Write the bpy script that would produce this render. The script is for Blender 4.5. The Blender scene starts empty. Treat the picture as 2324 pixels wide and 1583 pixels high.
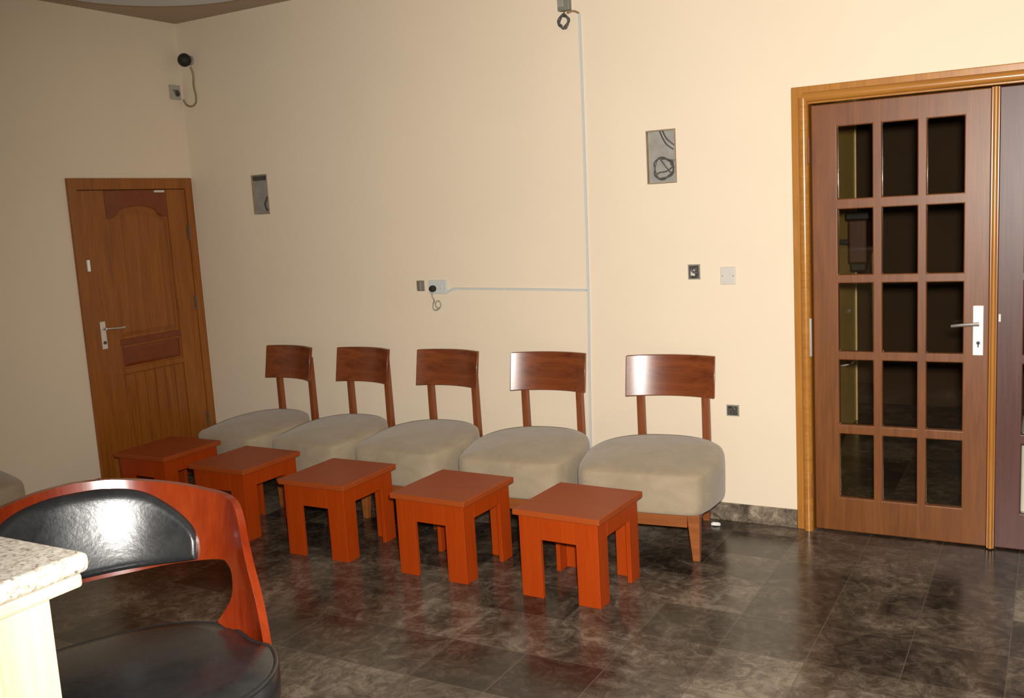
import bpy, bmesh, math, random
from mathutils import Vector, Matrix
random.seed(4)
R = math.radians
SC = bpy.context.scene
COL = SC.collection

# ------------------------------------------------------------------ materials
def newmat(name):
    m = bpy.data.materials.new(name); m.use_nodes = True
    nt = m.node_tree; b = nt.nodes['Principled BSDF']
    return m, nt, b
def ramp(nt, fac, stops):
    r = nt.nodes.new('ShaderNodeValToRGB')
    while len(r.color_ramp.elements) < len(stops): r.color_ramp.elements.new(.5)
    for e, (p, c) in zip(r.color_ramp.elements, stops):
        e.position = p; e.color = (*c, 1)
    nt.links.new(fac, r.inputs[0]); return r.outputs[0]
def coords(nt, scale=(1, 1, 1), loc=(0, 0, 0)):
    t = nt.nodes.new('ShaderNodeTexCoord'); mp = nt.nodes.new('ShaderNodeMapping')
    mp.inputs['Scale'].default_value = scale; mp.inputs['Location'].default_value = loc
    nt.links.new(t.outputs['Object'], mp.inputs[0]); return mp.outputs[0]
def noise(nt, vec, scale, detail=4, rough=.55, dist=0):
    n = nt.nodes.new('ShaderNodeTexNoise'); n.inputs['Scale'].default_value = scale
    n.inputs['Detail'].default_value = detail; n.inputs['Roughness'].default_value = rough
    n.inputs['Distortion'].default_value = dist
    nt.links.new(vec, n.inputs['Vector']); return n.outputs['Fac']
def bump(nt, b, h, strength, dist=.002):
    n = nt.nodes.new('ShaderNodeBump'); n.inputs['Strength'].default_value = strength
    n.inputs['Distance'].default_value = dist
    nt.links.new(h, n.inputs['Height']); nt.links.new(n.outputs[0], b.inputs['Normal'])
def plain(name, col, rough=.5, metal=0, spec=.5, var=.06, vscale=30):
    m, nt, b = newmat(name)
    n = noise(nt, coords(nt), vscale, 3)
    c = ramp(nt, n, [(.3, tuple(x * (1 - var) for x in col)), (.7, tuple(min(1, x * (1 + var)) for x in col))])
    nt.links.new(c, b.inputs['Base Color'])
    b.inputs['Roughness'].default_value = rough; b.inputs['Metallic'].default_value = metal
    b.inputs['Specular IOR Level'].default_value = spec
    return m
def wood(name, dark, light, axis='z', rough=.35, scale=1., coat=0., spec=.5, lo=.32, hi=.68):
    m, nt, b = newmat(name)
    s = {'x': (1.2, 14, 14), 'y': (14, 1.2, 14), 'z': (14, 14, 1.2)}[axis]
    v = coords(nt, tuple(q * scale for q in s))
    n1 = noise(nt, v, 1.6, 6, .6, 1.2)
    s2 = {'x': (2, 90, 90), 'y': (90, 2, 90), 'z': (90, 90, 2)}[axis]
    n2 = noise(nt, coords(nt, tuple(q * scale for q in s2)), 1.5, 2)
    mx = nt.nodes.new('ShaderNodeMath'); mx.operation = 'MULTIPLY_ADD'
    nt.links.new(n2, mx.inputs[0]); mx.inputs[1].default_value = .35; 
    ad = nt.nodes.new('ShaderNodeMath'); ad.operation = 'MULTIPLY'; nt.links.new(n1, ad.inputs[0]); ad.inputs[1].default_value = .7
    nt.links.new(ad.outputs[0], mx.inputs[2])
    c = ramp(nt, mx.outputs[0], [(lo, dark), (hi, light)])
    nt.links.new(c, b.inputs['Base Color'])
    b.inputs['Roughness'].default_value = rough; b.inputs['Coat Weight'].default_value = coat
    b.inputs['Coat Roughness'].default_value = .12; b.inputs['Specular IOR Level'].default_value = spec
    bump(nt, b, mx.outputs[0], .12, .0015)
    return m

M = {}
# painted plaster: warm cream with faint mottling
def wallmat():
    m, nt, b = newmat('cream_plaster_paint')
    n = noise(nt, coords(nt), 1.3, 5, .6); 
    c = ramp(nt, n, [(.3, (.68, .575, .435)), (.7, (.71, .60, .455))])
    nt.links.new(c, b.inputs['Base Color']); b.inputs['Roughness'].default_value = .62
    b.inputs['Specular IOR Level'].default_value = .25
    bump(nt, b, noise(nt, coords(nt), 160, 2), .06, .001)
    return m
M['wall'] = wallmat()
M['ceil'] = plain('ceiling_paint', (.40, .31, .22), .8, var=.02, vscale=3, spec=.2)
M['wall_dim'] = plain('bounce_cutting_brown', (.26, .19, .12), .8, var=.03, vscale=3, spec=.2)  # invented dark finish for the unseen walls, cuts bounced light
M['trim_pale'] = plain('pale_yellow_strip', (.85, .72, .42), .5)
M['boxgrey'] = plain('grey_box_plastic', (.36, .34, .27), .5)
M['hall'] = plain('hall_paint', (.90, .64, .22), .7, var=.05, vscale=3, spec=.2)
M['hall_dark'] = plain('unlit_hall_tone', (.06, .035, .02), .7, var=.1, vscale=3, spec=.2)  # near-black colour stands in for the hall's lack of light
M['plaster_white'] = plain('pale_plaster', (.62, .66, .70), .6, var=.03, vscale=8, spec=.3)
def slate(name, tile=True, k=1.):
    m, nt, b = newmat(name)
    v = coords(nt)
    n1 = noise(nt, v, 2.0, 10, .72, 1.0)
    n2 = noise(nt, coords(nt, (1, 1, 1), (5, 3, 1)), 12, 9, .78, 1.3)
    mul = nt.nodes.new('ShaderNodeMath'); mul.operation = 'MULTIPLY_ADD'
    nt.links.new(n2, mul.inputs[0]); mul.inputs[1].default_value = .55
    h = nt.nodes.new('ShaderNodeMath'); h.operation = 'MULTIPLY'; nt.links.new(n1, h.inputs[0]); h.inputs[1].default_value = .5
    nt.links.new(h.outputs[0], mul.inputs[2])
    src = mul.outputs[0]
    if tile:
        br = nt.nodes.new('ShaderNodeTexBrick')
        br.offset = 0.; br.squash = 1.
        mp = coords(nt, (1, 1, 1), (-.213 + .0, -.163 + .317, 0))
        nt.links.new(mp, br.inputs['Vector'])
        br.inputs['Scale'].default_value = 1.; br.inputs['Brick Width'].default_value = .317
        br.inputs['Row Height'].default_value = .317; br.inputs['Mortar Size'].default_value = .0022
        br.inputs['Mortar Smooth'].default_value = .3; br.inputs['Bias'].default_value = 0
        br.inputs['Color1'].default_value = (.0, .0, .0, 1); br.inputs['Color2'].default_value = (1, 1, 1, 1)
        br.inputs['Mortar'].default_value = (.5, .5, .5, 1)
        tv = nt.nodes.new('ShaderNodeMath'); tv.operation = 'MULTIPLY_ADD'
        sp = nt.nodes.new('ShaderNodeSeparateColor'); nt.links.new(br.outputs['Color'], sp.inputs[0])
        nt.links.new(sp.outputs[0], tv.inputs[0]); tv.inputs[1].default_value = .13; nt.links.new(src, tv.inputs[2])
        sub = nt.nodes.new('ShaderNodeMath'); sub.operation = 'SUBTRACT'; nt.links.new(tv.outputs[0], sub.inputs[0]); sub.inputs[1].default_value = .065
        src = sub.outputs[0]
    c = ramp(nt, src, [(.42, (.022 * k, .017 * k, .013 * k)), (.50, (.062 * k, .047 * k, .034 * k)), (.57, (.125 * k, .096 * k, .070 * k)), (.66, (.27 * k, .22 * k, .165 * k))])
    if tile:
        mixn = nt.nodes.new('ShaderNodeMix'); mixn.data_type = 'RGBA'
        nt.links.new(br.outputs['Fac'], mixn.inputs['Factor']); nt.links.new(c, mixn.inputs['A'])
        mixn.inputs['B'].default_value = (.085, .068, .052, 1)
        nt.links.new(mixn.outputs['Result'], b.inputs['Base Color'])
    else:
        nt.links.new(c, b.inputs['Base Color'])
    rr = nt.nodes.new('ShaderNodeMapRange'); nt.links.new(n2, rr.inputs[0])
    rr.inputs['To Min'].default_value = .13; rr.inputs['To Max'].default_value = .30
    nt.links.new(rr.outputs[0], b.inputs['Roughness'])
    b.inputs['Specular IOR Level'].default_value = .5
    bump(nt, b, src, .10, .003)
    return m
M['floor'] = slate('dark_slate_tile', True, .72)
M['skirt'] = slate('grey_slate_skirting', False, 1.5)
M['stool'] = wood('orange_red_laminate', (.26, .026, .0008), (.33, .042, .0015), 'z', .42, .8, spec=.3, lo=.25, hi=.75)
M['stool_top'] = wood('orange_red_laminate_top_dulled', (.24, .040, .006), (.31, .06, .010), 'x', .45, .8, spec=.25, lo=.25, hi=.75)  # same laminate, browned in colour for light grazing the top
M['walnut'] = wood('red_walnut', (.085, .018, .006), (.205, .052, .014), 'x', .30, .6, coat=.3)
M['walnut_v'] = wood('red_walnut_upright', (.13, .030, .008), (.24, .068, .018), 'z', .35, 1.2)
M['chairframe'] = wood('orange_brown_wood', (.17, .047, .010), (.28, .086, .019), 'x', .38, 1.2)
M['casing'] = wood('honey_brown_wood', (.28, .108, .017), (.40, .17, .029), 'z', .26, 1., coat=.2)
M['casing_x'] = wood('honey_brown_wood_rail', (.28, .108, .017), (.40, .17, .029), 'x', .26, 1., coat=.2)
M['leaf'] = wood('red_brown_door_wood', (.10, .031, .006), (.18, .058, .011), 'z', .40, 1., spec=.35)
M['leaf_shaded'] = wood('red_brown_door_wood_shaded', (.05, .017, .012), (.09, .034, .024), 'z', .40, 1., spec=.3)  # left leaf's wood, darkened in colour for the right leaf's reflection angle
M['door1'] = wood('oiled_door_wood', (.185, .054, .006), (.30, .098, .012), 'z', .36, .8)
M['door1_dark'] = wood('dark_red_door_wood', (.13, .028, .005), (.19, .043, .007), 'x', .36, .8)
M['barrel'] = wood('glossy_mahogany', (.11, .010, .002), (.18, .023, .004), 'z', .16, .6, coat=.8)
def fabric():
    m, nt, b = newmat('taupe_velour')
    n = noise(nt, coords(nt), 7, 6, .65, .6)
    c = ramp(nt, n, [(.3, (.26, .205, .135)), (.7, (.335, .268, .182))])
    nt.links.new(c, b.inputs['Base Color']); b.inputs['Roughness'].default_value = .85
    b.inputs['Specular IOR Level'].default_value = .15
    b.inputs['Sheen Weight'].default_value = .25; b.inputs['Sheen Roughness'].default_value = .5
    bump(nt, b, noise(nt, coords(nt), 320, 3), .25, .002)
    return m
M['fabric'] = fabric()
def leather():
    m, nt, b = newmat('black_leather')
    n = noise(nt, coords(nt), 12, 6, .7, .5)
    c = ramp(nt, n, [(.3, (.010, .011, .012)), (.75, (.022, .023, .024))])
    nt.links.new(c, b.inputs['Base Color'])
    rr = nt.nodes.new('ShaderNodeMapRange'); nt.links.new(n, rr.inputs[0])
    rr.inputs['To Min'].default_value = .17; rr.inputs['To Max'].default_value = .36
    nt.links.new(rr.outputs[0], b.inputs['Roughness'])
    b.inputs['Specular IOR Level'].default_value = .6
    bump(nt, b, noise(nt, coords(nt), 70, 4, .6), .22, .002)
    return m
M['leather'] = leather()
def granite():
    m, nt, b = newmat('speckled_granite')
    v = nt.nodes.new('ShaderNodeTexVoronoi'); v.inputs['Scale'].default_value = 170
    nt.links.new(coords(nt), v.inputs['Vector'])
    sp = nt.nodes.new('ShaderNodeSeparateColor'); nt.links.new(v.outputs['Color'], sp.inputs[0])
    n = noise(nt, coords(nt), 60, 5, .7)
    mu = nt.nodes.new('ShaderNodeMath'); mu.operation = 'MULTIPLY_ADD'
    nt.links.new(sp.outputs[0], mu.inputs[0]); mu.inputs[1].default_value = .45; nt.links.new(n, mu.inputs[2])
    c = ramp(nt, mu.outputs[0], [(.40, (.24, .19, .15)), (.55, (.52, .46, .39)), (.8, (.70, .65, .56)), (.95, (.80, .77, .70))])
    nt.links.new(c, b.inputs['Base Color']); b.inputs['Roughness'].default_value = .25
    return m
M['granite'] = granite()
M['counter'] = wood('cream_counter_board', (.84, .68, .34), (.91, .82, .52), 'z', .45, .35, lo=.3, hi=.6)
M['steel'] = plain('brushed_steel', (.62, .60, .56), .32, .9)
M['lockplate'] = plain('pale_metal_plate', (.72, .66, .60), .35, .4)
M['box_metal'] = plain('dull_galvanised_metal', (.30, .285, .25), .6, .25, var=.15, vscale=14)
M['box_rust'] = plain('stained_metal_rim', (.30, .22, .13), .7, .1, var=.2, vscale=20)
M['brown_plastic'] = plain('grey_brown_plastic', (.20, .17, .11), .5)
M['guts'] = plain('dark_box_inside', (.06, .055, .045), .6, var=.4, vscale=60)
M['black'] = plain('black_plastic', (.010, .009, .008), .65)
M['wire'] = plain('dark_grey_cable', (.075, .068, .058), .5)
M['wire_brown'] = plain('brown_cable', (.26, .17, .07), .5)
M['wire_grey'] = plain('grey_cable', (.30, .27, .21), .5)
M['pvc'] = plain('pale_grey_pvc', (.50, .52, .50), .4, var=.02)
M['plate'] = plain('pale_switch_plate', (.54, .51, .45), .4, var=.02)
M['camgrey'] = plain('grey_green_metal', (.17, .17, .13), .5)
M['paper'] = plain('white_paper', (.85, .85, .83), .7, var=.02)
M['white'] = plain('white_enamel', (.85, .87, .84), .35, var=.02)
def glass():
    m = bpy.data.materials.new('clear_glass'); m.use_nodes = True
    nt = m.node_tree; nt.nodes.clear()
    o = nt.nodes.new('ShaderNodeOutputMaterial'); t = nt.nodes.new('ShaderNodeBsdfTransparent')
    g = nt.nodes.new('ShaderNodeBsdfGlossy'); mx = nt.nodes.new('ShaderNodeMixShader'); f = nt.nodes.new('ShaderNodeFresnel')
    f.inputs[0].default_value = 1.45; g.inputs['Roughness'].default_value = .02
    n = nt.nodes.new('ShaderNodeTexNoise'); n.inputs['Scale'].default_value = 6
    t.inputs[0].default_value = (.88, .86, .80, 1); g.inputs[0].default_value = (.9, .9, .9, 1)
    nt.links.new(f.outputs[0], mx.inputs[0]); nt.links.new(t.outputs[0], mx.inputs[1]); nt.links.new(g.outputs[0], mx.inputs[2])
    nt.links.new(mx.outputs[0], o.inputs[0]); return m
M['glass'] = glass()

# ------------------------------------------------------------------ mesh helpers
def box(bm, x0, x1, y0, y1, z0, z1):
    v = [bm.verts.new(p) for p in ((x0,y0,z0),(x1,y0,z0),(x1,y1,z0),(x0,y1,z0),(x0,y0,z1),(x1,y0,z1),(x1,y1,z1),(x0,y1,z1))]
    for f in ((0,3,2,1),(4,5,6,7),(0,1,5,4),(1,2,6,5),(2,3,7,6),(3,0,4,7)): bm.faces.new([v[i] for i in f])
def hexa(bm, bot, top):
    v = [bm.verts.new(p) for p in list(bot) + list(top)]
    for f in ((0,3,2,1),(4,5,6,7),(0,1,5,4),(1,2,6,5),(2,3,7,6),(3,0,4,7)): bm.faces.new([v[i] for i in f])
def prism(bm, poly, lo, hi, mapf):
    """poly of (a,b), extruded in c from lo to hi; mapf(a,b,c)->xyz"""
    A = [bm.verts.new(mapf(a, b, lo)) for a, b in poly]; B = [bm.verts.new(mapf(a, b, hi)) for a, b in poly]
    n = len(poly); bm.faces.new(A[::-1]); bm.faces.new(B)
    for i in range(n): bm.faces.new((A[i], A[(i+1) % n], B[(i+1) % n], B[i]))
def lathe(bm, prof, seg=40, center=(0, 0, 0), mat=None):
    rings = []
    for r, z in prof:
        if r < 1e-6: rings.append([bm.verts.new((0, 0, z))])
        else: rings.append([bm.verts.new((r*math.cos(2*math.pi*i/seg), r*math.sin(2*math.pi*i/seg), z)) for i in range(seg)])
    for a, b in zip(rings, rings[1:]):
        if len(a) == 1 and len(b) == 1: continue
        for i in range(seg):
            j = (i+1) % seg
            if len(a) == 1: bm.faces.new((a[0], b[i], b[j]))
            elif len(b) == 1: bm.faces.new((a[i], a[j], b[0]))
            else: bm.faces.new((a[i], a[j], b[j], b[i]))
    vs = [v for r in rings for v in r]
    mm = Matrix.Translation(center) @ (mat or Matrix())
    for v in vs: v.co = mm @ v.co
def catmull(P, n=8, closed=False):
    P = [Vector(p) for p in P]; out = []; N = len(P)
    for i in range(N if closed else N-1):
        g = (lambda k: P[k % N]) if closed else (lambda k: P[max(0, min(N-1, k))])
        a, b, c, d = g(i-1), g(i), g(i+1), g(i+2)
        for k in range(n):
            t = k/n
            out.append(.5*((2*b) + (c-a)*t + (2*a-5*b+4*c-d)*t*t + (3*b-a-3*c+d)*t**3))
    if not closed: out.append(P[-1])
    return out
def tube(bm, path, r, seg=8, closed=False):
    P = [Vector(p) for p in path]; N = len(P); rings = []
    up = Vector((0, 0, 1)); prev = None
    for i in range(N):
        a = P[(i-1) % N] if (closed or i) else P[i]; b = P[(i+1) % N] if (closed or i < N-1) else P[i]
        t = (b-a).normalized()
        if prev is None:
            s = t.cross(up)
            if s.length < .1: s = t.cross(Vector((0, 1, 0)))
        else: s = prev - t*prev.dot(t)
        s.normalize(); prev = s; u = s.cross(t)
        rr = r(i/(N-1)) if callable(r) else r
        rings.append([bm.verts.new(P[i] + (s*math.cos(2*math.pi*k/seg) + u*math.sin(2*math.pi*k/seg))*rr) for k in range(seg)])
    for i in range(N if closed else N-1):
        A, B = rings[i], rings[(i+1) % N]
        for k in range(seg): bm.faces.new((A[k], A[(k+1) % seg], B[(k+1) % seg], B[k]))
    if not closed:
        bm.faces.new(rings[0][::-1]); bm.faces.new(rings[-1])
def obj(name, bm, mat, parent=None, bevel=0, seg=2, smooth=None, loc=None, rot=None):
    bmesh.ops.recalc_face_normals(bm, faces=bm.faces)
    me = bpy.data.meshes.new(name); bm.to_mesh(me); bm.free()
    me.materials.append(M[mat] if isinstance(mat, str) else mat)
    if smooth is not None:
        for p in me.polygons: p.use_smooth = True
        me.set_sharp_from_angle(angle=R(smooth))
    o = bpy.data.objects.new(name, me); COL.objects.link(o)
    if parent: o.parent = parent
    if bevel:
        b = o.modifiers.new('edge', 'BEVEL'); b.width = bevel; b.segments = seg; b.limit_method = 'ANGLE'; b.angle_limit = R(40)
    if loc: o.location = loc
    if rot: o.rotation_euler = rot
    return o
def tag(o, label, cat, group=None):
    o['label'] = label; o['category'] = cat; o['kind'] = 'thing'
    if group: o['group'] = group
    return o
def thing(name, label, cat, loc=(0, 0, 0), rz=0, group=None):
    o = bpy.data.objects.new(name, None); COL.objects.link(o); o.empty_display_size = .1
    o.location = loc; o.rotation_euler = (0, 0, rz)
    return tag(o, label, cat, group)
def struct(name, bm, mat, label=None, parent=None, **k):
    o = obj(name, bm, mat, parent, **k)
    if not parent: o['kind'] = 'structure'
    if label: o['label'] = label
    return o
def dup(root, loc, rz, label):
    r = root.copy(); COL.objects.link(r); r.location = loc; r.rotation_euler = (0, 0, rz); r['label'] = label
    for ch in list(root.children):
        c = ch.copy(); COL.objects.link(c); c.parent = r
        for g in list(ch.children):
            d = g.copy(); COL.objects.link(d); d.parent = c
    return r
NB = bmesh.new

# ------------------------------------------------------------------ the room shell
XR, YF, ZC = 9.5, -9.0, 2.98  # unseen right and front sides set far out to lessen bounced light
bm = NB(); box(bm, -.15, XR+.15, YF-.15, 3.2, -.1, 0); struct('floor', bm, 'floor', 'glossy dark grey-brown slate tile floor')
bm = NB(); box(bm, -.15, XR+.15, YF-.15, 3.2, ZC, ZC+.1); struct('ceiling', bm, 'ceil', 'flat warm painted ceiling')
def holed_wall(xs0, xs1, z0, z1, holes, mapf, th):
    """slab in (a,z) with rectangular through holes"""
    bm = NB()
    A = sorted({xs0, xs1, *[h[0] for h in holes], *[h[1] for h in holes]})
    Z = sorted({z0, z1, *[h[2] for h in holes], *[h[3] for h in holes]})
    def solid(i, j):
        if i < 0 or j < 0 or i >= len(A)-1 or j >= len(Z)-1: return False
        ca, cz = (A[i]+A[i+1])/2, (Z[j]+Z[j+1])/2
        return not any(h[0] < ca < h[1] and h[2] < cz < h[3] for h in holes)
    V = {}
    def v(i, j, s):
        k = (i, j, s)
        if k not in V: V[k] = bm.verts.new(mapf(A[i], Z[j], s*th))
        return V[k]
    for i in range(len(A)-1):
        for j in range(len(Z)-1):
            if not solid(i, j): continue
            bm.faces.new((v(i,j,0), v(i+1,j,0), v(i+1,j+1,0), v(i,j+1,0)))
            bm.faces.new((v(i,j,1), v(i,j+1,1), v(i+1,j+1,1), v(i+1,j,1)))
            for di, dj, e in ((-1,0,((i,j),(i,j+1))), (1,0,((i+1,j),(i+1,j+1))), (0,-1,((i,j),(i+1,j))), (0,1,((i,j+1),(i+1,j+1)))):
                if not solid(i+di, j+dj):
                    (a, b), (c, d) = e
                    bm.faces.new((v(a,b,0), v(c,d,0), v(c,d,1), v(a,b,1)))
    return bm
BW = lambda a, z, d: (a, d, z)
RB = (3.255, 3.413, 1.735, 2.002)      # large box right of the cable
LB = (.540, .675, 1.710, 1.962)        # large box over the first chairs
SB = (1.779, 1.834, 1.202, 1.264)      # small brown box beside the socket
WB = (3.456, 3.520, 1.246, 1.322)      # open switch box
PB = (3.637, 3.702, .549, .607)        # low open socket box
bm = holed_wall(-.15, XR+.15, 0, ZC, [(4.06, 5.66, -.01, 2.065), RB, LB, SB, WB, PB], BW, .16)
struct('wall_back', bm, 'wall', 'cream painted wall behind the row of lounge chairs')
LW = lambda a, z, d: (-d, a, z)
bm = holed_wall(YF-.15, 0, 0, ZC, [(-.925, -.05, -.01, 1.945)], LW, .15)
struct('wall_left', bm, 'wall', 'cream painted wall holding the closed panelled door')
bm = NB(); box(bm, XR, XR+.15, YF, 0, 0, ZC); struct('wall_right', bm, 'wall_dim', 'unseen wall beyond the double door, darkened to cut bounced light')
bm = NB(); box(bm, -.15, XR+.15, YF-.15, YF, 0, ZC); struct('wall_front', bm, 'wall_dim', 'unseen wall facing the row of chairs, darkened to cut bounced light')
# hall beyond the glazed doors
bm = NB(); box(bm, 3.70, 3.84, .16, 2.45, 0, ZC); struct('wall_hall_left', bm, 'hall', 'dim ochre hall wall seen through the glass')
bm = NB(); box(bm, 3.842, 3.854, 2.43, 2.455, 0, 2.2); struct('trim_3', bm, 'trim_pale', 'pale edge strip at the end of the hall wall', bevel=.004)
bm = NB(); box(bm, 2.6, XR+.15, 3.05, 3.2, 0, ZC); struct('wall_hall_back', bm, 'hall_dark', 'far wall of the hall, its unlit darkness put into the colour')
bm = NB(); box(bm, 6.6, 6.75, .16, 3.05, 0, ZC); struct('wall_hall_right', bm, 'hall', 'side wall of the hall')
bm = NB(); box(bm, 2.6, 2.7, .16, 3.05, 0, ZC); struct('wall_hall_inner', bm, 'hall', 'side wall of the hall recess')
# skirting
bm = NB(); box(bm, .012, 3.985, -.014, 0, 0, .092); struct('baseboard_back', bm, 'skirt', 'grey slate skirting under the cream wall', bevel=.002)
bm = NB(); box(bm, 0, .014, YF, -.975, 0, .17); struct('baseboard_left', bm, 'skirt', 'dark slate skirting left of the panelled door', bevel=.002)
bm = NB(); box(bm, 5.725, XR, -.014, 0, 0, .092); struct('baseboard_right', bm, 'skirt', 'grey slate skirting right of the double door', bevel=.002)

# ------------------------------------------------------------------ panelled door on the left wall
def frame_u(a0, a1, z1, w, wt, d0, d1, mapf):
    """U casing: outer a0..a1, top z1, width w"""
    bm = NB()
    prism(bm, [(a0,0),(a0+w,0),(a0+w,z1-wt),(a1-w,z1-wt),(a1-w,0),(a1,0),(a1,z1),(a0,z1)], d0, d1, mapf)
    return bm
LM = lambda a, z, d: (d, a, z)
struct('trim_1', frame_u(-.962, -.014, 1.98, .062, .07, -.10, .016, LM), 'door1', 'brown wooden casing of the panelled door', bevel=.004)
D1 = struct('door_1', None or (lambda bm: (box(bm, -.05, -.004, -.898, -.078, .006, 1.908), bm)[1])(NB()), 'door1', 'closed brown panelled door beside the corner')
def d1part(name, bm, mat, **k): return obj(name, bm, mat, D1, **k)
# stiles/rails raised 10 mm as one frame; arched opening built from polygons
def stile(z0, z1, a0, a1): 
    bm = NB(); box(bm, -.004, .008, a0, a1, z0, z1); return bm
d1part('stile', stile(.006, 1.908, -.898, -.712), 'door1', bevel=.004)
d1part('stile', stile(.006, 1.908, -.232, -.078), 'door1', bevel=.004)
d1part('bottom_rail', stile(.006, .15, -.711, -.233), 'door1_dark', bevel=.004)
d1part('middle_rail', stile(.765, .80, -.711, -.233), 'door1', bevel=.004)
d1part('middle_rail', stile(.945, .985, -.711, -.233), 'door1_dark', bevel=.004)
bm = NB()
arch = [(-.711, 1.907), (-.711, 1.735), (-.665, 1.735), (-.64, 1.752)] + [(-.472 + .16*math.cos(t), 1.752 + .055*math.sin(t)) for t in [math.pi*(1-i/10) for i in range(11)]] + [(-.304, 1.752), (-.279, 1.735), (-.233, 1.735), (-.233, 1.907)]
prism(bm, arch, -.004, .008, LM); d1part('top_rail', bm, 'door1_dark', bevel=.003)
bm = NB()   # raised field of the tall upper panel
fld = [(-.69, 1.0), (-.254, 1.0), (-.254, 1.72)] + [(-.472 + .19*math.cos(math.pi*i/10), 1.725 + .055*math.sin(math.pi*i/10)) for i in range(11)] + [(-.69, 1.72)]
fld2 = [(-.472 + (a+.472)*.86, 1.38 + (z-1.38)*.93) for a, z in fld]
A = [bm.verts.new(LM(a, z, -.004)) for a, z in fld]; B = [bm.verts.new(LM(a, z, .007)) for a, z in fld2]
bm.faces.new(A[::-1]); bm.faces.new(B)
for i in range(len(A)): bm.faces.new((A[i], A[(i+1) % len(A)], B[(i+1) % len(A)], B[i]))
d1part('upper_panel', bm, 'door1')
bm = NB(); hexa(bm, [LM(-.70,.81,-.004), LM(-.245,.81,-.004), LM(-.245,.935,-.004), LM(-.70,.935,-.004)], [LM(-.675,.83,.005), LM(-.27,.83,.005), LM(-.27,.915,.005), LM(-.675,.915,.005)])
d1part('middle_panel', bm, 'door1_dark')
bm = NB()
for i in range(6):
    a0 = -.708 + i*.0785; box(bm, -.004, .003, a0+.003, a0+.075, .155, .76)
d1part('lower_panel', bm, 'door1', bevel=.003)
h = NB(); box(h, .008, .013, -.85, -.812, .945, 1.115)
hp = d1part('lock_plate', h, 'lockplate', bevel=.003); hp['label'] = 'pale metal lock plate'
bm = NB(); tube(bm, [(.012, -.832, 1.07), (.05, -.832, 1.07)], .008)
tube(bm, catmull([(.048, -.836, 1.07), (.052, -.80, 1.068), (.05, -.74, 1.064), (.046, -.70, 1.066)]), .007)
obj('lever', bm, 'steel', hp, smooth=40)
bm = NB(); lathe(bm, [(0, 0), (.010, 0), (.010, .006), (0, .006)], 16, (.013, -.831, .985), Matrix.Rotation(R(90), 4, 'Y')); obj('keyhole', bm, 'guts', hp)
bm = NB(); box(bm, .008, .022, -.892, -.874, 1.425, 1.495); d1part('latch', bm, 'white', bevel=.003)
bm = NB(); box(bm, .008, .020, -.335, -.255, 1.888, 1.903); d1part('top_bolt', bm, 'lockplate', bevel=.003)
for z in (.35, 1.15, 1.62):
    bm = NB(); lathe(bm, [(0, -.05), (.007, -.05), (.007, .05), (0, .05)], 10, (.013, -.083, z)); d1part('hinge', bm, 'guts', smooth=40)

# ------------------------------------------------------------------ glazed double door
bm = NB()
W0, W1, ZT = 3.989, 5.731, 2.134
prism(bm, [(W0,0),(4.068,0),(4.068,2.052),(5.652,2.052),(5.652,0),(W1,0),(W1,ZT),(W0,ZT)], -.022, .15, BW)
T2 = struct('trim_2', bm, 'casing', 'honey brown moulded casing of the glazed double door', bevel=.004)
bm = NB(); 
path = [(4.045, -.020, 0), (4.045, -.020, 2.082), (5.675, -.020, 2.082), (5.675, -.020, 0)]
for p, q in zip(path, path[1:]): tube(bm, [p, q], .023, 14)
obj('bead', bm, 'casing_x', T2, smooth=50)
ROWS = [(.175, .492), (.537, .852), (.893, 1.217), (1.258, 1.562), (1.610, 1.940)]
PC = [(4.190, 4.345), (4.385, 4.536), (4.575, 4.726)]
def leaf(name, mirror, mat, label):
    X = (lambda a: 9.692 - a) if mirror else (lambda a: a)
    hs = [(min(X(a), X(b)), max(X(a), X(b)), z0, z1) for a, b in PC for z0, z1 in ROWS]
    e0, e1 = sorted((X(4.074), X(4.831)))
    o = struct(name, holed_wall(e0, e1, .006, 2.046, hs, lambda a, z, d: (a, d, z), .042), mat, label, bevel=.005)
    o.modifiers['edge'].segments = 3
    bm = NB()
    for h in hs: box(bm, h[0]+.0005, h[1]-.0005, .019, .023, h[2]+.0005, h[3]-.0005)
    g = obj('glazing', bm, 'glass', o); g['label'] = 'fifteen dark clear glass panes'
    return o
L1 = leaf('door_2', False, 'leaf', 'left glazed leaf of the double door with fifteen panes')
L2 = leaf('door_3', True, 'leaf_shaded', 'right glazed leaf of the double door, cut by the photo edge')
bm = NB(); box(bm, 4.833, 4.862, -.018, .02, .006, 2.046); tube(bm, [(4.848, -.017, .006), (4.848, -.017, 2.046)], .011, 10)
obj('astragal', bm, 'casing', L1, smooth=40)['label'] = 'honey brown meeting strip'
bm = NB(); box(bm, 4.766, 4.810, -.008, 0, .888, 1.112)
hp = obj('lock_plate', bm, 'lockplate', L1, bevel=.003); hp['label'] = 'pale metal lock plate'
bm = NB(); tube(bm, [(4.790, -.006, 1.034), (4.790, -.05, 1.034)], .009)
tube(bm, catmull([(4.795, -.05, 1.034), (4.765, -.053, 1.033), (4.72, -.052, 1.029), (4.682, -.047, 1.024)]), lambda t: .0095 - .003*t)
obj('lever', bm, 'steel', hp, smooth=40)
bm = NB(); lathe(bm, [(0, 0), (.008, 0), (.008, .003), (0, .003)], 16, (4.789, -.008, .945), Matrix.Rotation(R(90), 4, 'X')); box(bm, 4.786, 4.792, -.011, -.008, .925, .945); obj('keyhole', bm, 'guts', hp)
bm = NB(); box(bm, 4.868, 4.878, -.012, 0, 1.04, 1.075); obj('latch', bm, 'plate', L2, bevel=.002)
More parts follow.
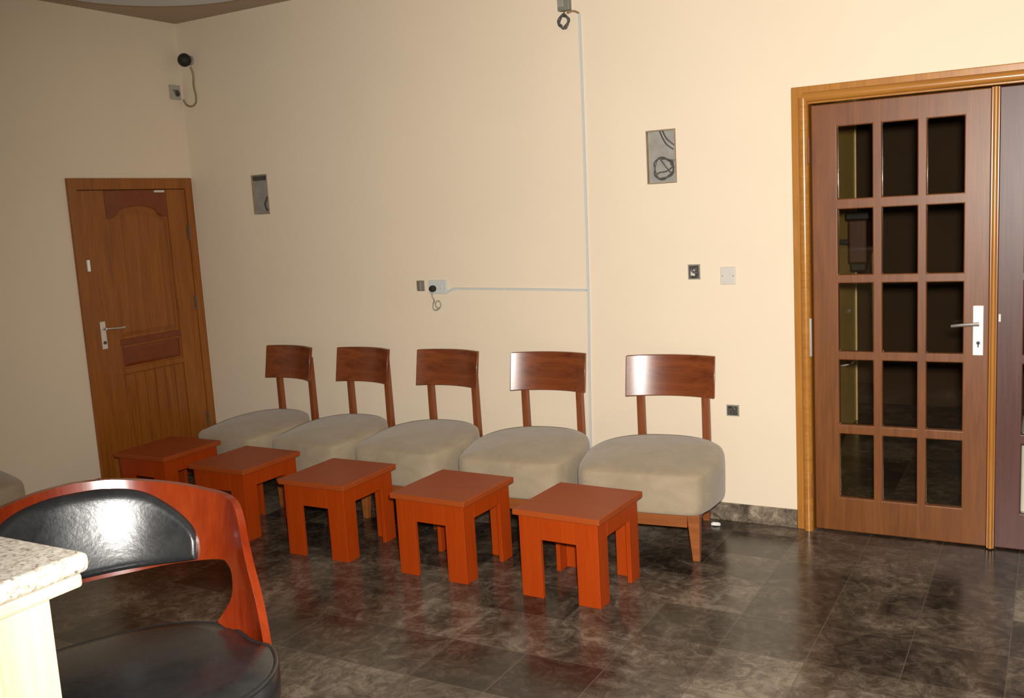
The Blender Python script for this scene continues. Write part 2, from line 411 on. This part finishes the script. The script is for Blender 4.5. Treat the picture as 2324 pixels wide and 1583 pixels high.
for z0, z1, mt in ((1.78, 1.90, 'leaf'), (.868, 1.055, 'steel'), (.17, .29, 'leaf')):
    bm = NB(); box(bm, 4.058, 4.0725, -.034, -.018, z0, z1); obj('hinge', bm, mt, L1, bevel=.003)
# things glimpsed behind the glass
t = thing('wall_lantern', 'small dark hanging thing on the hall wall seen through the left glass panes', 'lantern', (3.995, 1.70, 1.19))
bm = NB(); box(bm, -.055, .055, -.06, .06, 0, .27); obj('body', bm, 'leaf_shaded', t, bevel=.01)
bm = NB(); box(bm, -.07, .07, -.075, .075, .27, .32); obj('cap', bm, 'black', t, bevel=.01)
bm = NB(); box(bm, -.045, .045, -.05, .05, -.05, 0); obj('base', bm, 'black', t, bevel=.01)
bm = NB(); box(bm, -.158, -.054, -.015, .015, .12, .15); obj('bracket', bm, 'black', t)
t = thing('white_cabinet', 'white low cabinet glimpsed through the bottom pane of the right leaf', 'cabinet', (5.26, .45, 0))
bm = NB(); box(bm, -.30, .34, -.2, .2, 0, .46); obj('body', bm, 'white', t, bevel=.01)
bm = NB(); box(bm, -.305, .345, -.215, .205, .46, .485); obj('top', bm, 'white', t, bevel=.006)
bm = NB(); box(bm, -.285, .325, -.212, -.2, .03, .44); obj('door', bm, 'white', t, bevel=.005)

# ------------------------------------------------------------------ wall boxes, switches, cables
def open_box(name, r, depth, rim, label, cat, inner='box_metal', shell='box_metal'):
    a0, a1, z0, z1 = r; g = .0015; th = .004
    t = thing(name, label, cat, ((a0+a1)/2, 0, z0)); cx = (a0+a1)/2
    bm = NB(); x0, x1, h = a0+g-cx, a1-g-cx, z1-z0
    box(bm, x0, x0+th, -rim, depth, g, h-g); box(bm, x1-th, x1, -rim, depth, g, h-g)
    box(bm, x0+th, x1-th, -rim, depth, g, g+th); box(bm, x0+th, x1-th, -rim, depth, h-g-th, h-g)
    obj('rim', bm, shell, t)
    bm = NB(); box(bm, x0+th, x1-th, depth-.004, depth, g+th, h-g-th); obj('back_plate', bm, inner, t)
    return t
t = open_box('junction_box', RB, .022, .004, 'large grey recessed box full of looped wires, high beside the cable', 'wall box', shell='box_rust')
bm = NB()
loop = []
for k in range(26):
    a = 2*math.pi*k/12; rr = .050 + .006*math.sin(k*1.7)
    loop.append((.012 + rr*math.cos(a), -.004 + .003*math.sin(k*.9), .075 + rr*1.05*math.sin(a)))
tube(bm, catmull(loop, 4), .0036, 6); obj('wire_coil', bm, 'wire', t, smooth=60)
for pts in ([(-.005, .004, .262), (.012, -.002, .225), (.035, -.004, .19), (.066, .004, .165)], [(.01, .004, .262), (.03, -.003, .225), (.05, -.003, .205), (.072, .004, .185)],
            [(-.04, .006, .04), (-.01, -.004, .055), (.03, -.005, .06), (.065, .004, .085)], [(-.005, -.004, .125), (.02, -.006, .09), (.05, -.002, .05)], [(.0, -.003, .125), (.04, -.006, .118), (.07, .003, .112)]):
    bm = NB(); tube(bm, catmull(pts), .0034, 6); obj('wire', bm, 'wire', t, smooth=60)
t = open_box('junction_box', LB, .020, .003, 'grey recessed box high above the first two lounge chairs', 'wall box', shell='box_rust')
bm = NB(); tube(bm, catmull([(.04, .01, .02), (.03, .004, .06), (.05, .008, .11)]), .006, 6); obj('wire', bm, 'guts', t, smooth=60)
bm = NB(); box(bm, -.06, .045, .006, .016, .215, .243); obj('knockout', bm, 'guts', t)
t = open_box('socket_box', SB, .02, .003, 'small grey-brown wall box left of the white socket plate', 'wall box', 'brown_plastic', 'brown_plastic')
bm = NB(); box(bm, -.004, .006, 0, .016, .006, .056); obj('divider', bm, 'box_metal', t)
t = open_box('switch_box', WB, .03, .004, 'open switch box with grey metal rim beside the blank plate', 'wall box', 'guts', 'box_metal')
bm = NB(); tube(bm, catmull([(.018, .02, .07), (-.012, 0, .062), (-.004, -.004, .04), (.02, 0, .03), (.0, .004, .012), (-.016, .01, .016)]), .006, 6); obj('wire', bm, 'wire', t, smooth=60)
bm = NB(); box(bm, -.022, .0, .008, .022, .012, .05); obj('terminal', bm, 'plate', t, bevel=.003)
t = open_box('socket_box', PB, .03, .004, 'dark open box low on the wall right of the last lounge chair', 'wall box', 'guts', 'box_metal')
bm = NB(); tube(bm, catmull([(-.024, .02, .04), (-.005, 0, .05), (.014, -.003, .034), (-.01, 0, .022), (.022, .015, .012)]), .006, 6); obj('wire', bm, 'wire', t, smooth=60)
t = thing('blank_plate', 'pale square blank plate on the wall right of the switch box', 'wall plate', (3.665, 0, 1.218))
bm = NB(); box(bm, -.040, .038, -.007, .002, 0, .088); obj('plate', bm, 'plate', t, bevel=.003)
for dx in (-.028, .026):
    bm = NB(); lathe(bm, [(0, 0), (.004, 0), (.003, .002), (0, .002)], 10, (dx, -.007, .044), Matrix.Rotation(R(90), 4, 'X')); obj('screw', bm, 'steel', t)
t = thing('wall_socket', 'white double socket plate on the wall above the third chair', 'socket', (1.934, 0, 1.186))
bm = NB(); box(bm, -.064, .062, -.012, 0, 0, .080); obj('plate', bm, 'pvc', t, bevel=.004)
bm = NB(); box(bm, .018, .034, -.017, -.011, .03, .055); obj('switch', bm, 'plate', t, bevel=.002)
t = thing('power_plug', 'black round plug with a dangling coiled lead under the socket', 'plug', (1.906, -.010, 1.217))
bm = NB(); lathe(bm, [(0, 0), (.019, 0), (.020, .02), (.014, .032), (0, .034)], 20, (0, 0, 0), Matrix.Rotation(R(90), 4, 'X')); obj('body', bm, 'black', t, smooth=40)
bm = NB()
pts = [(0, -0.02, -0.015), (0.002, -0.024, -0.045), (0.008, -0.016, -0.065), (-0.012, 0.005, -0.085), (-0.02, 0.008, -0.11), (-0.008, 0.008, -0.128), (0.02, 0.008, -0.122), (0.036, 0.008, -0.1), (0.03, 0.008, -0.078), (0.012, 0.007, -0.075), (0.0, 0.006, -0.095), (0.012, 0.005, -0.115), (0.03, 0.007, -0.112)]
tube(bm, catmull(pts), .0042, 8); obj('lead', bm, 'wire_grey', t, smooth=60)
# surface conduits
def conduit(pts, w, h):
    bm = NB(); P = catmull(pts, 6); n = len(P); rings = []
    for i, p in enumerate(P):
        d = (P[min(n-1, i+1)] - P[max(0, i-1)]).normalized(); s = Vector((-d.z, 0, d.x))
        rings.append([bm.verts.new(p + s*w/2), bm.verts.new(p + s*w*.36 + Vector((0, -h, 0))), bm.verts.new(p - s*w*.36 + Vector((0, -h, 0))), bm.verts.new(p - s*w/2)])
    for a, b in zip(rings, rings[1:]):
        for k in range(4): bm.faces.new((a[k], a[(k+1) % 4], b[(k+1) % 4], b[k]))
    bm.faces.new(rings[0]); bm.faces.new(rings[-1][::-1]); return bm
tag(obj('cable_conduit', conduit([(2.919, 0, 2.626), (2.913, 0, 2.03), (2.897, 0, 1.2), (2.873, 0, .49), (2.868, 0, .095)], .015, .009), 'pvc', smooth=50), 'thin pale cable cover running down the wall between the last two chairs', 'cable cover')
tag(obj('cable_conduit', conduit([(2.888, 0, 1.197), (2.5, 0, 1.206), (2.1, 0, 1.2135), (2.04, 0, 1.212), (2.01, 0, 1.203), (1.998, 0, 1.196)], .013, .008), 'pvc', smooth=50), 'short horizontal pale cable cover running to the socket plate', 'cable cover')
# bracket box and coiled cable at the head of the conduit
t = thing('wall_bracket', 'grey-green metal bracket cut by the top edge above the cable', 'bracket', (2.842, 0, 2.646))
bm = NB(); box(bm, -.032, .034, -.035, 0, .0, .20); obj('box', bm, 'camgrey', t, bevel=.004)
bm = NB(); box(bm, -.030, .004, -.037, -.035, .02, .17); obj('cover', bm, 'box_metal', t, bevel=.001)
bm = NB(); tube(bm, catmull([(.022, -.02, .0), (.02, -.022, -.012), (.045, -.012, -.006), (.066, -.006, -.014), (.076, -.005, -.022)]), .005, 6); obj('lead', bm, 'wire_brown', t, smooth=60)
t = thing('cable_coil', 'dark knotted ring of cable hanging under the top bracket', 'cable', (2.832, 0, 2.56))
bm = NB(); P = []
for k in range(38):
    a = 2*math.pi*k/12.3; P.append((.026*math.cos(a)*(1+.18*math.sin(k*2.1)), -.012 - .008*math.sin(k*1.3), .036 + .032*math.sin(a)*(1+.15*math.cos(k*1.7))))
tube(bm, catmull(P, 4), .0055, 6); obj('coil', bm, 'wire', t, smooth=60)
bm = NB(); tube(bm, catmull([(.01, -.012, .065), (.004, -.014, .078), (.012, -.016, .084)]), .005, 6); obj('tail', bm, 'wire_brown', t, smooth=60)
# corner camera and its box
t = thing('dome_camera', 'small black round camera on the wall near the corner above the door', 'camera', (.107, 0, 2.733))
bm = NB(); lathe(bm, [(0, 0), (.03, 0), (.03, .02), (0, .02)], 20, (0, 0, 0), Matrix.Rotation(R(90), 4, 'X')); obj('base', bm, 'box_metal', t, smooth=40)
bm = NB(); lathe(bm, [(0, -.043)] + [(.043*math.cos(a), .043*math.sin(a)) for a in [R(-75+15*i) for i in range(11)]] + [(0, .043)], 24, (-.004, -.05, 0)); obj('body', bm, 'black', t, smooth=60)
bm = NB(); tube(bm, catmull([(.012, -.02, -.04), (.014, -.006, -.09), (.008, -.005, -.16), (.018, -.005, -.22), (.012, -.005, -.27), (-.03, -.005, -.29), (-.075, -.006, -.275), (-.092, -.012, -.24)]), .006, 6); obj('lead', bm, 'wire_brown', t, smooth=60)
t = thing('cable_box', 'pale grey cable box with a dark hole in the corner above the door', 'wall box', (0, -.072, 2.49))
bm = NB(); box(bm, 0, .018, -.040, .042, 0, .092); obj('box', bm, 'boxgrey', t, bevel=.003)
bm = NB(); lathe(bm, [(0, 0), (.022, 0), (.018, .004), (0, .002)], 18, (.018, .012, .04), Matrix.Rotation(R(90), 4, 'Y')); obj('hole', bm, 'guts', t)
bm = NB(); tube(bm, catmull([(.018, -.018, .06), (.026, -.005, .05), (.024, .012, .045), (.026, .025, .03)]), .005, 6); obj('wire', bm, 'wire', t, smooth=60)
# round dropped ceiling panel
t = thing('ceiling_panel', 'large pale round panel under the ceiling at the top left', 'ceiling panel', (1.05, -1.12, 2.90))
bm = NB(); lathe(bm, [(0, .0), (.60, 0), (.65, .008), (.67, .022), (.67, .045), (0, .045)], 96); obj('disc', bm, 'plaster_white', t, smooth=50)
bm = NB(); lathe(bm, [(0, .045), (.56, .045), (.58, .08), (0, .08)], 64); obj('riser', bm, 'ceil', t, smooth=50)
# paper scrap
bm = NB()
bmesh.ops.create_icosphere(bm, subdivisions=2, radius=.016)
for v in bm.verts: v.co = Vector((v.co.x*1.5, v.co.y, max(-.008, v.co.z*.7))) * random.uniform(.75, 1.2)
zm = min(v.co.z for v in bm.verts)
for v in bm.verts: v.co.z -= zm
tag(obj('paper_scrap', bm, 'paper', loc=(3.60, -.115, 0)), 'crumpled white paper scrap on the floor by the last chair', 'paper')

# ------------------------------------------------------------------ upholstered lounge chairs
def seat_bm():
    bm = NB(); seg = 72
    def outline(k):
        t = 2*math.pi*k/seg; c, s = math.cos(t), math.sin(t)
        if s < 0: n, b = 8.5, .272
        else: n, b = 2.35, .315
        x = .33*math.copysign(abs(c)**(2/n), c); y = math.copysign(abs(s)**(2/n), s)*b
        f = max(0, min(1, (-y-.02)/.25)); x *= 1 - .115*f*f*(3-2*f)      # the front edge is narrower than the middle
        return x, y - .03
    prof = [(.94, .226), (.982, .227), (.994, .233), (1.0, .246), (1.004, .28), (1.008, .325), (1.008, .366), (1.002, .390), (.988, .403), (.955, .411), (.80, .420), (.5, .430), (.25, .435)]
    rings = []
    for s, z in prof:
        ring = []
        for k in range(seg):
            x, y = outline(k); yy = (y+.03)*s - .03; zz = z
            w = max(0, min(1, (z-.25)/.15)); zz += w*.052*max(0, (yy+.305)/.60)
            ring.append(bm.verts.new((x*s, yy, zz)))
        rings.append(ring)
    for a, b in zip(rings, rings[1:]):
        for k in range(seg): bm.faces.new((a[k], a[(k+1) % seg], b[(k+1) % seg], b[k]))
    bm.faces.new(rings[0][::-1])
    c = bm.verts.new((0, -.03, .440 + .052*.275/.60))
    for k in range(seg): bm.faces.new((rings[-1][k], rings[-1][(k+1) % seg], c))
    return bm
def back_bm():
    bm = NB(); Rr = .54; n = 24; hw = .230; th = .022
    F = []; B = []
    for i in range(n+1):
        x = -hw + 2*hw*i/n; y = .305 - (Rr - math.sqrt(Rr*Rr - x*x))
        cf, cb = [], []
        for z in (.662, .765, .868):
            lean = (z-.765)*.17
            cf.append(bm.verts.new((x, y+lean, z))); cb.append(bm.verts.new((x, y+lean+th, z)))
        F.append(cf); B.append(cb)
    for i in range(n):
        for j in range(2):
            bm.faces.new((F[i][j], F[i+1][j], F[i+1][j+1], F[i][j+1])); bm.faces.new((B[i][j], B[i][j+1], B[i+1][j+1], B[i+1][j]))
        bm.faces.new((F[i][0], B[i][0], B[i+1][0], F[i+1][0])); bm.faces.new((F[i][2], F[i+1][2], B[i+1][2], B[i][2]))
    for i in (0, n):
        for j in range(2): bm.faces.new((F[i][j], F[i][j+1], B[i][j+1], B[i][j]))
    return bm
def lounge_chair(loc, rz, label):
    t = thing('lounge_chair', label, 'chair', loc, rz, 'upholstered armless lounge chairs')
    obj('seat', seat_bm(), 'fabric', t, smooth=60)
    obj('backrest', back_bm(), 'walnut', t, bevel=.003, smooth=35)
    for s in (-1, 1):
        bm = NB(); x = s*.170
        hexa(bm, [(x-.019, .296, .20), (x+.019, .296, .20), (x+.019, .336, .20), (x-.019, .336, .20)], [(x-.019, .296, .80), (x+.019, .296, .80), (x+.019, .325, .80), (x-.019, .325, .80)])
        obj('back_post', bm, 'walnut_v', t, bevel=.003)
        bm = NB(); x = s*.255; f = s*.262
        hexa(bm, [(f-.016, -.262, 0), (f+.016, -.262, 0), (f+.016, -.232, 0), (f-.016, -.232, 0)], [(x-.030, -.272, .226), (x+.030, -.272, .226), (x+.030, -.222, .226), (x-.030, -.222, .226)])
        obj('leg', bm, 'chairframe', t, bevel=.003)
        bm = NB(); x = s*.175
        hexa(bm, [(x-.016, .315, 0), (x+.016, .315, 0), (x+.016, .345, 0), (x-.016, .345, 0)], [(x-.024, .286, .199), (x+.024, .286, .199), (x+.024, .338, .199), (x-.024, .338, .199)])
        obj('leg', bm, 'chairframe', t, bevel=.003)
    bm = NB(); box(bm, -.224, .224, -.262, -.238, .158, .226); box(bm, -.25, -.226, -.22, .18, .158, .226); box(bm, .226, .25, -.22, .18, .158, .226); box(bm, -.25, .25, .18, .205, .158, .226)
    hexa(bm, [(-.21, .205, .165), (-.15, .205, .165), (-.15, .286, .165), (-.20, .286, .165)], [(-.21, .205, .224), (-.15, .205, .224), (-.15, .286, .224), (-.20, .286, .224)])
    hexa(bm, [(.15, .205, .165), (.21, .205, .165), (.20, .286, .165), (.15, .286, .165)], [(.15, .205, .224), (.21, .205, .224), (.20, .286, .224), (.15, .286, .224)])
    obj('rail_frame', bm, 'chairframe', t, bevel=.002)
    return t
chairs = [(3.385, -.385, 5, 1.035, 1.0, .022, 'taupe lounge chair nearest the glazed double door, its front leg showing'),
          (2.69, -.385, 4, .97, .955, .016, 'taupe lounge chair second from the double door, backrest against the cable'),
          (2.022, -.385, -2.5, .95, .925, 0, 'taupe lounge chair in the middle of the row below the socket'),
          (1.40, -.385, -4.5, .90, .90, 0, 'taupe lounge chair second from the panelled door in the row'),
          (.795, -.385, -7, .90, .90, 0, 'taupe lounge chair nearest the panelled door, below the grey box')]
first = None
for x, y, a, w, k, bx, lab in chairs:
    if first is None: first = c = lounge_chair((x, y, 0), R(a), lab)
    else: c = dup(first, (x, y, 0), R(a), lab)
    for ch in c.children:
        if ch.name.startswith('seat'): ch.scale = (w/k, 1, 1)
        if ch.name.startswith('back'): ch.location.x = bx
    c.scale = (k, 1, 1)
c = dup(first, (.40, -2.17, 0), R(90), 'taupe lounge chair by the left wall, only its seat corner showing')
c.scale = (1, 1, 1.13)
for ch in c.children: ch.location.x = 0
for ch in c.children:
    if ch.name.startswith('seat'): ch.scale = (1, 1, 1)

# ------------------------------------------------------------------ orange stools
def stool(loc, rz, label):
    t = thing('side_stool', label, 'stool', loc, rz, 'orange-red square stools in front of the chairs')
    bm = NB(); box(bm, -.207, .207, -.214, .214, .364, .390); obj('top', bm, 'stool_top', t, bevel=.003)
    ox, oy, th = .188, .195, .020
    for sx in (-1, 1):
        for sy in (-1, 1):
            bm = NB()
            P = [(0, 0), (.103, 0), (.103, th), (th, th), (th, .088), (0, .088)]
            prism(bm, [(-sx*p[0] + sx*ox, -sy*p[1] + sy*oy) for p in P], 0, .3635, lambda a, b, c: (a, b, c))
            obj('leg', bm, 'stool', t, bevel=.002)
    for sy in (-1, 1):
        bm = NB(); y0, y1 = sorted((sy*oy, sy*(oy-.018))); box(bm, -.0845, .0845, y0, y1, .262, .3635); obj('apron', bm, 'stool', t, bevel=.0015)
    for sx in (-1, 1):
        bm = NB(); x0, x1 = sorted((sx*ox, sx*(ox-.018))); box(bm, x0, x1, -.1065, .1065, .285, .3635); obj('apron', bm, 'stool', t, bevel=.0015)
    return t
stools = [(3.300, -1.069, -2.5, 'orange-red square stool nearest the double door, in front of the last chair'),
          (2.637, -1.047, -2, 'orange-red square stool fourth from the panelled door, beside the nearest one'),
          (1.935, -1.029, 0, 'orange-red square stool in the middle of its row'),
          (1.228, -.962, -1.5, 'orange-red square stool second from the panelled door, behind the leather chair arm'),
          (.560, -.905, 0, 'dark orange-red square stool nearest the panelled door')]
first = None
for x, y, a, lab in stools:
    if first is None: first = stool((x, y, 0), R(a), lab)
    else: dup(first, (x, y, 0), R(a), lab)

# ------------------------------------------------------------------ leather barrel bar chair
AZ = 62
bc = thing('bar_chair', 'glossy mahogany barrel bar chair with black leather seat beside the granite counter', 'bar chair', (3.34, -3.435, 0), R(AZ))
def plan_curve(a, b, p):
    """half plan of the barrel: from the back centre round the corner and forward along the arm; local, faces -y"""
    P = []
    for i in range(121):
        t = math.pi/2*i/120; P.append(Vector((a*math.sin(t)**(2/p), b*max(0, math.cos(t))**(2/p))))
    P += [Vector((a, -.05*k)) for k in range(1, 8)]
    S = [0.]
    for q, w in zip(P, P[1:]): S.append(S[-1] + (w-q).length)
    return P, S
PC_, SC_ = plan_curve(.315, .28, 2.28)
def on_plan(s, z, off):
    """point on the barrel's inner face at arc length s, moved off metres outward"""
    a = abs(s); k = max(0, min(len(SC_)-2, next((i for i in range(len(SC_)-1) if SC_[i+1] >= a), len(SC_)-2)))
    def tan(k): 
        d = PC_[min(len(PC_)-1, k+2)] - PC_[max(0, k-1)]; return d.normalized()
    f = (a - SC_[k])/(SC_[k+1]-SC_[k]); q = PC_[k].lerp(PC_[k+1], f); d = tan(k).lerp(tan(k+1), f)
    if a < .004: d = Vector((1, 0))
    n = Vector((-d.y, d.x)).normalized()
    q = q + n*off
    return (math.copysign(q.x, s) if s else 0., q.y, z)
Pt = [(0,1.060),(.075,1.054),(.164,1.036),(.224,1.022),(.267,1.011),(.328,.999),(.362,.985),(.390,.950),(.413,.893),(.436,.838),(.459,.787),(.480,.728),(.497,.660),(.503,.625)]
Qb = [(0,.833),(.10,.834),(.20,.842),(.257,.847),(.322,.853),(.345,.846),(.362,.822),(.365,.778),(.350,.735),(.326,.710),(.345,.697),(.375,.680),(.385,.650),(.39,.625)]
def lean(s, z):
    w = max(0, min(1, (.46-abs(s))/.18)); w = w*w*(3-2*w)
    return (z-.85)*.27*w - max(0, z-.90)*0
def band():
    p = catmull([(a, z, 0) for a, z in Pt], 6); q = catmull([(a, z, 0) for a, z in Qb], 6)
    p = [Vector((-v.x, v.y, 0)) for v in p[:0:-1]] + p; q = [Vector((-v.x, v.y, 0)) for v in q[:0:-1]] + q
    bm = NB(); K = 8; I = []; O = []
    for a, b in zip(p, q):
        I.append([bm.verts.new((lambda q: on_plan(q.x, q.y, lean(q.x, q.y)))(a.lerp(b, k/K))) for k in range(K+1)])
        O.append([bm.verts.new((lambda q: on_plan(q.x, q.y, lean(q.x, q.y) + .019))(a.lerp(b, k/K))) for k in range(K+1)])
    for i in range(len(p)-1):
        for k in range(K):
            bm.faces.new((I[i][k], I[i][k+1], I[i+1][k+1], I[i+1][k])); bm.faces.new((O[i][k], O[i+1][k], O[i+1][k+1], O[i][k+1]))
        for k in (0, K): bm.faces.new((I[i][k], I[i+1][k], O[i+1][k], O[i][k]))
    for i in (0, len(p)-1):
        for k in range(K): bm.faces.new((I[i][k], I[i][k+1], O[i][k+1], O[i][k]))
    return bm
obj('back_frame', band(), 'barrel', bc, bevel=.007, seg=3, smooth=40)
def pad():
    top = catmull([(0,1.039,0),(.064,1.036,0),(.132,1.019,0),(.188,.981,0),(.235,.936,0),(.252,.906,0),(.257,.868,0)], 6)
    top = [Vector((-v.x, v.y, 0)) for v in top[:0:-1]] + top
    bm = NB(); K = 18; n = len(top); rows = []
    for i, v in enumerate(top):
        zb = .843 + .008*(abs(v.x)/.257)**6; row = []
        for k in range(K+1):
            t = k/K; t = .5 - .5*math.cos(math.pi*t); z = zb + (v.y-zb)*t
            d = min((v.y-z)*.8, (z-zb), .2595-abs(v.x))          # distance to the pad's border
            b = .003 + .013*math.sqrt(max(0, 1-(1-min(1, max(0, d)/.016))**2))
            b += .004*(1-(2*(z-zb)/max(.02, v.y-zb)-1)**2)*min(1, max(0, v.y-zb)/.15)
            row.append(bm.verts.new(on_plan(v.x, z, lean(v.x, z) - b)))
        rows.append(row)
    back = [[bm.verts.new(on_plan(v.x, z, lean(v.x, z) - .0005)) for z in (.843 + .008*(abs(v.x)/.257)**6, v.y)] for v in top]
    for i in range(n-1):
        for k in range(K): bm.faces.new((rows[i][k], rows[i+1][k], rows[i+1][k+1], rows[i][k+1]))
        bm.faces.new((back[i][0], back[i][1], back[i+1][1], back[i+1][0]))
        bm.faces.new((back[i][0], back[i+1][0], rows[i+1][0], rows[i][0])); bm.faces.new((back[i][1], rows[i][K], rows[i+1][K], back[i+1][1]))
    for i in (0, n-1): bm.faces.new([back[i][0]] + rows[i] + [back[i][1]])
    return bm
obj('back_pad', pad(), 'leather', bc, smooth=60)
def seat_xy(t, s):
    c, q = math.cos(t), math.sin(t)
    x = math.copysign(abs(c)**(2/2.6), c); y = math.copysign(abs(q)**(2/2.6), q)
    f = max(0, min(1, (.02 - y*.27)/.07)); f = f*f*(3-2*f)
    return x*(.298 + .030*f)*s, y*(.268 if y > 0 else .285)*s
def bar_seat():
    bm = NB(); seg = 96; rings = []
    for s, z in [(.90, .600), (.985, .606), (1, .625), (1.004, .66), (.995, .682), (.96, .694), (.80, .703), (.4, .711)]:
        rings.append([bm.verts.new((*seat_xy(2*math.pi*i/seg, s), z)) for i in range(seg)])
    for a, b in zip(rings, rings[1:]):
        for k in range(seg): bm.faces.new((a[k], a[(k+1) % seg], b[(k+1) % seg], b[k]))
    bm.faces.new(rings[0]); c = bm.verts.new((0, 0, .713))
    for k in range(seg): bm.faces.new((rings[-1][k], rings[-1][(k+1) % seg], c))
    return bm
st = obj('seat', bar_seat(), 'leather', bc, smooth=60)
bm = NB(); tube(bm, [(*seat_xy(2*math.pi*i/96, .985), .688) for i in range(96)], .006, 8, closed=True); obj('piping', bm, 'leather', st, smooth=60)
bm = NB(); lathe(bm, [(.20, .560), (.275, .560), (.285, .570), (.285, .599), (.20, .599), (.20, .560)], 64); obj('seat_ring', bm, 'barrel', bc, smooth=40)
for sx in (-1, 1):
    for sy in (-1, 1):
        bm = NB(); tube(bm, [(sx*.19, sy*.19, .57), (sx*.205, sy*.205, .3), (sx*.225, sy*.225, 0)], lambda q: .022 - .007*q, 14); obj('leg', bm, 'barrel', bc, smooth=40)
bm = NB(); tube(bm, [(.298*math.cos(2*math.pi*i/48), .298*math.sin(2*math.pi*i/48), .24) for i in range(48)], .010, 10, closed=True); obj('foot_ring', bm, 'steel', bc, smooth=60)

# ------------------------------------------------------------------ bar counter
bm = NB(); box(bm, 1.4, 3.752, -4.36, -3.757, 1.1165, 1.15)
tag(obj('granite_countertop', bm, 'granite', bevel=.012, seg=4, smooth=40), 'speckled pale granite slab on the cream counter in the near corner', 'countertop')
t = thing('bar_counter', 'cream wooden bar counter beneath the granite slab in the near corner', 'counter', (2.5, -4.08, 0))
bm = NB(); box(bm, -1.05, 1.22, -.24, .258, 0, 1.0925); obj('body', bm, 'counter', t, bevel=.004)
bm = NB(); box(bm, -1.08, 1.241, -.27, .312, 1.0925, 1.1165); obj('edge_board', bm, 'counter', t, bevel=.006)
bm = NB(); box(bm, 1.2205, 1.230, .17, .258, 0, 1.0923); obj('corner_strip', bm, 'counter', t, bevel=.002)

# ------------------------------------------------------------------ camera and lights
cam = bpy.data.cameras.new('camera'); co = bpy.data.objects.new('camera', cam); COL.objects.link(co)
r = Vector((.8711, .4877, -.0574)); 
CAM_F = 2190.61
yaw, pitch, roll = R(29.71551933), R(-8.2210824), R(-3.32250566)
fw0 = Vector((-math.sin(yaw), math.cos(yaw), 0)); r0 = Vector((math.cos(yaw), math.sin(yaw), 0)); up = Vector((0, 0, 1))
fw = fw0*math.cos(pitch) + up*math.sin(pitch); u2 = r0.cross(fw)
rt = r0*math.cos(roll) + u2*math.sin(roll); u3 = u2*math.cos(roll) - r0*math.sin(roll)
mw = Matrix((( rt.x, u3.x, -fw.x, 5.089), (rt.y, u3.y, -fw.y, -4.705), (rt.z, u3.z, -fw.z, 1.65), (0, 0, 0, 1)))
co.matrix_world = mw
cam.sensor_width = 36; cam.sensor_fit = 'HORIZONTAL'; cam.lens = CAM_F*36/2324; cam.clip_start = .05
SC.camera = co
# the camera's flash: small, just above and right of the lens, turned right of its axis to darken the left
fl = bpy.data.lights.new('camera_flash', 'SPOT'); fo = bpy.data.objects.new('camera_flash', fl); COL.objects.link(fo)
fl.energy = 1230; fl.color = (1, .952, .88); fl.shadow_soft_size = .05; fl.spot_size = R(123); fl.spot_blend = 1
mf = mw.copy(); mf.translation = Vector((5.089, -4.705, 1.65)) + rt*.05 + u3*.10 
tgt = Vector((4.3, 0, .8)); d = (tgt - mf.translation).normalized()
fo.rotation_euler = d.to_track_quat('-Z', 'Y').to_euler(); fo.location = mf.translation
w = bpy.data.worlds.new('world'); SC.world = w; w.use_nodes = True
w.node_tree.nodes['Background'].inputs[0].default_value = (.5, .55, .6, 1); w.node_tree.nodes['Background'].inputs[1].default_value = .05

SC.view_settings.view_transform = 'Standard'; SC.view_settings.look = 'None'
SC.view_settings.exposure = 0; SC.view_settings.gamma = 1; SC.view_settings.use_curve_mapping = False
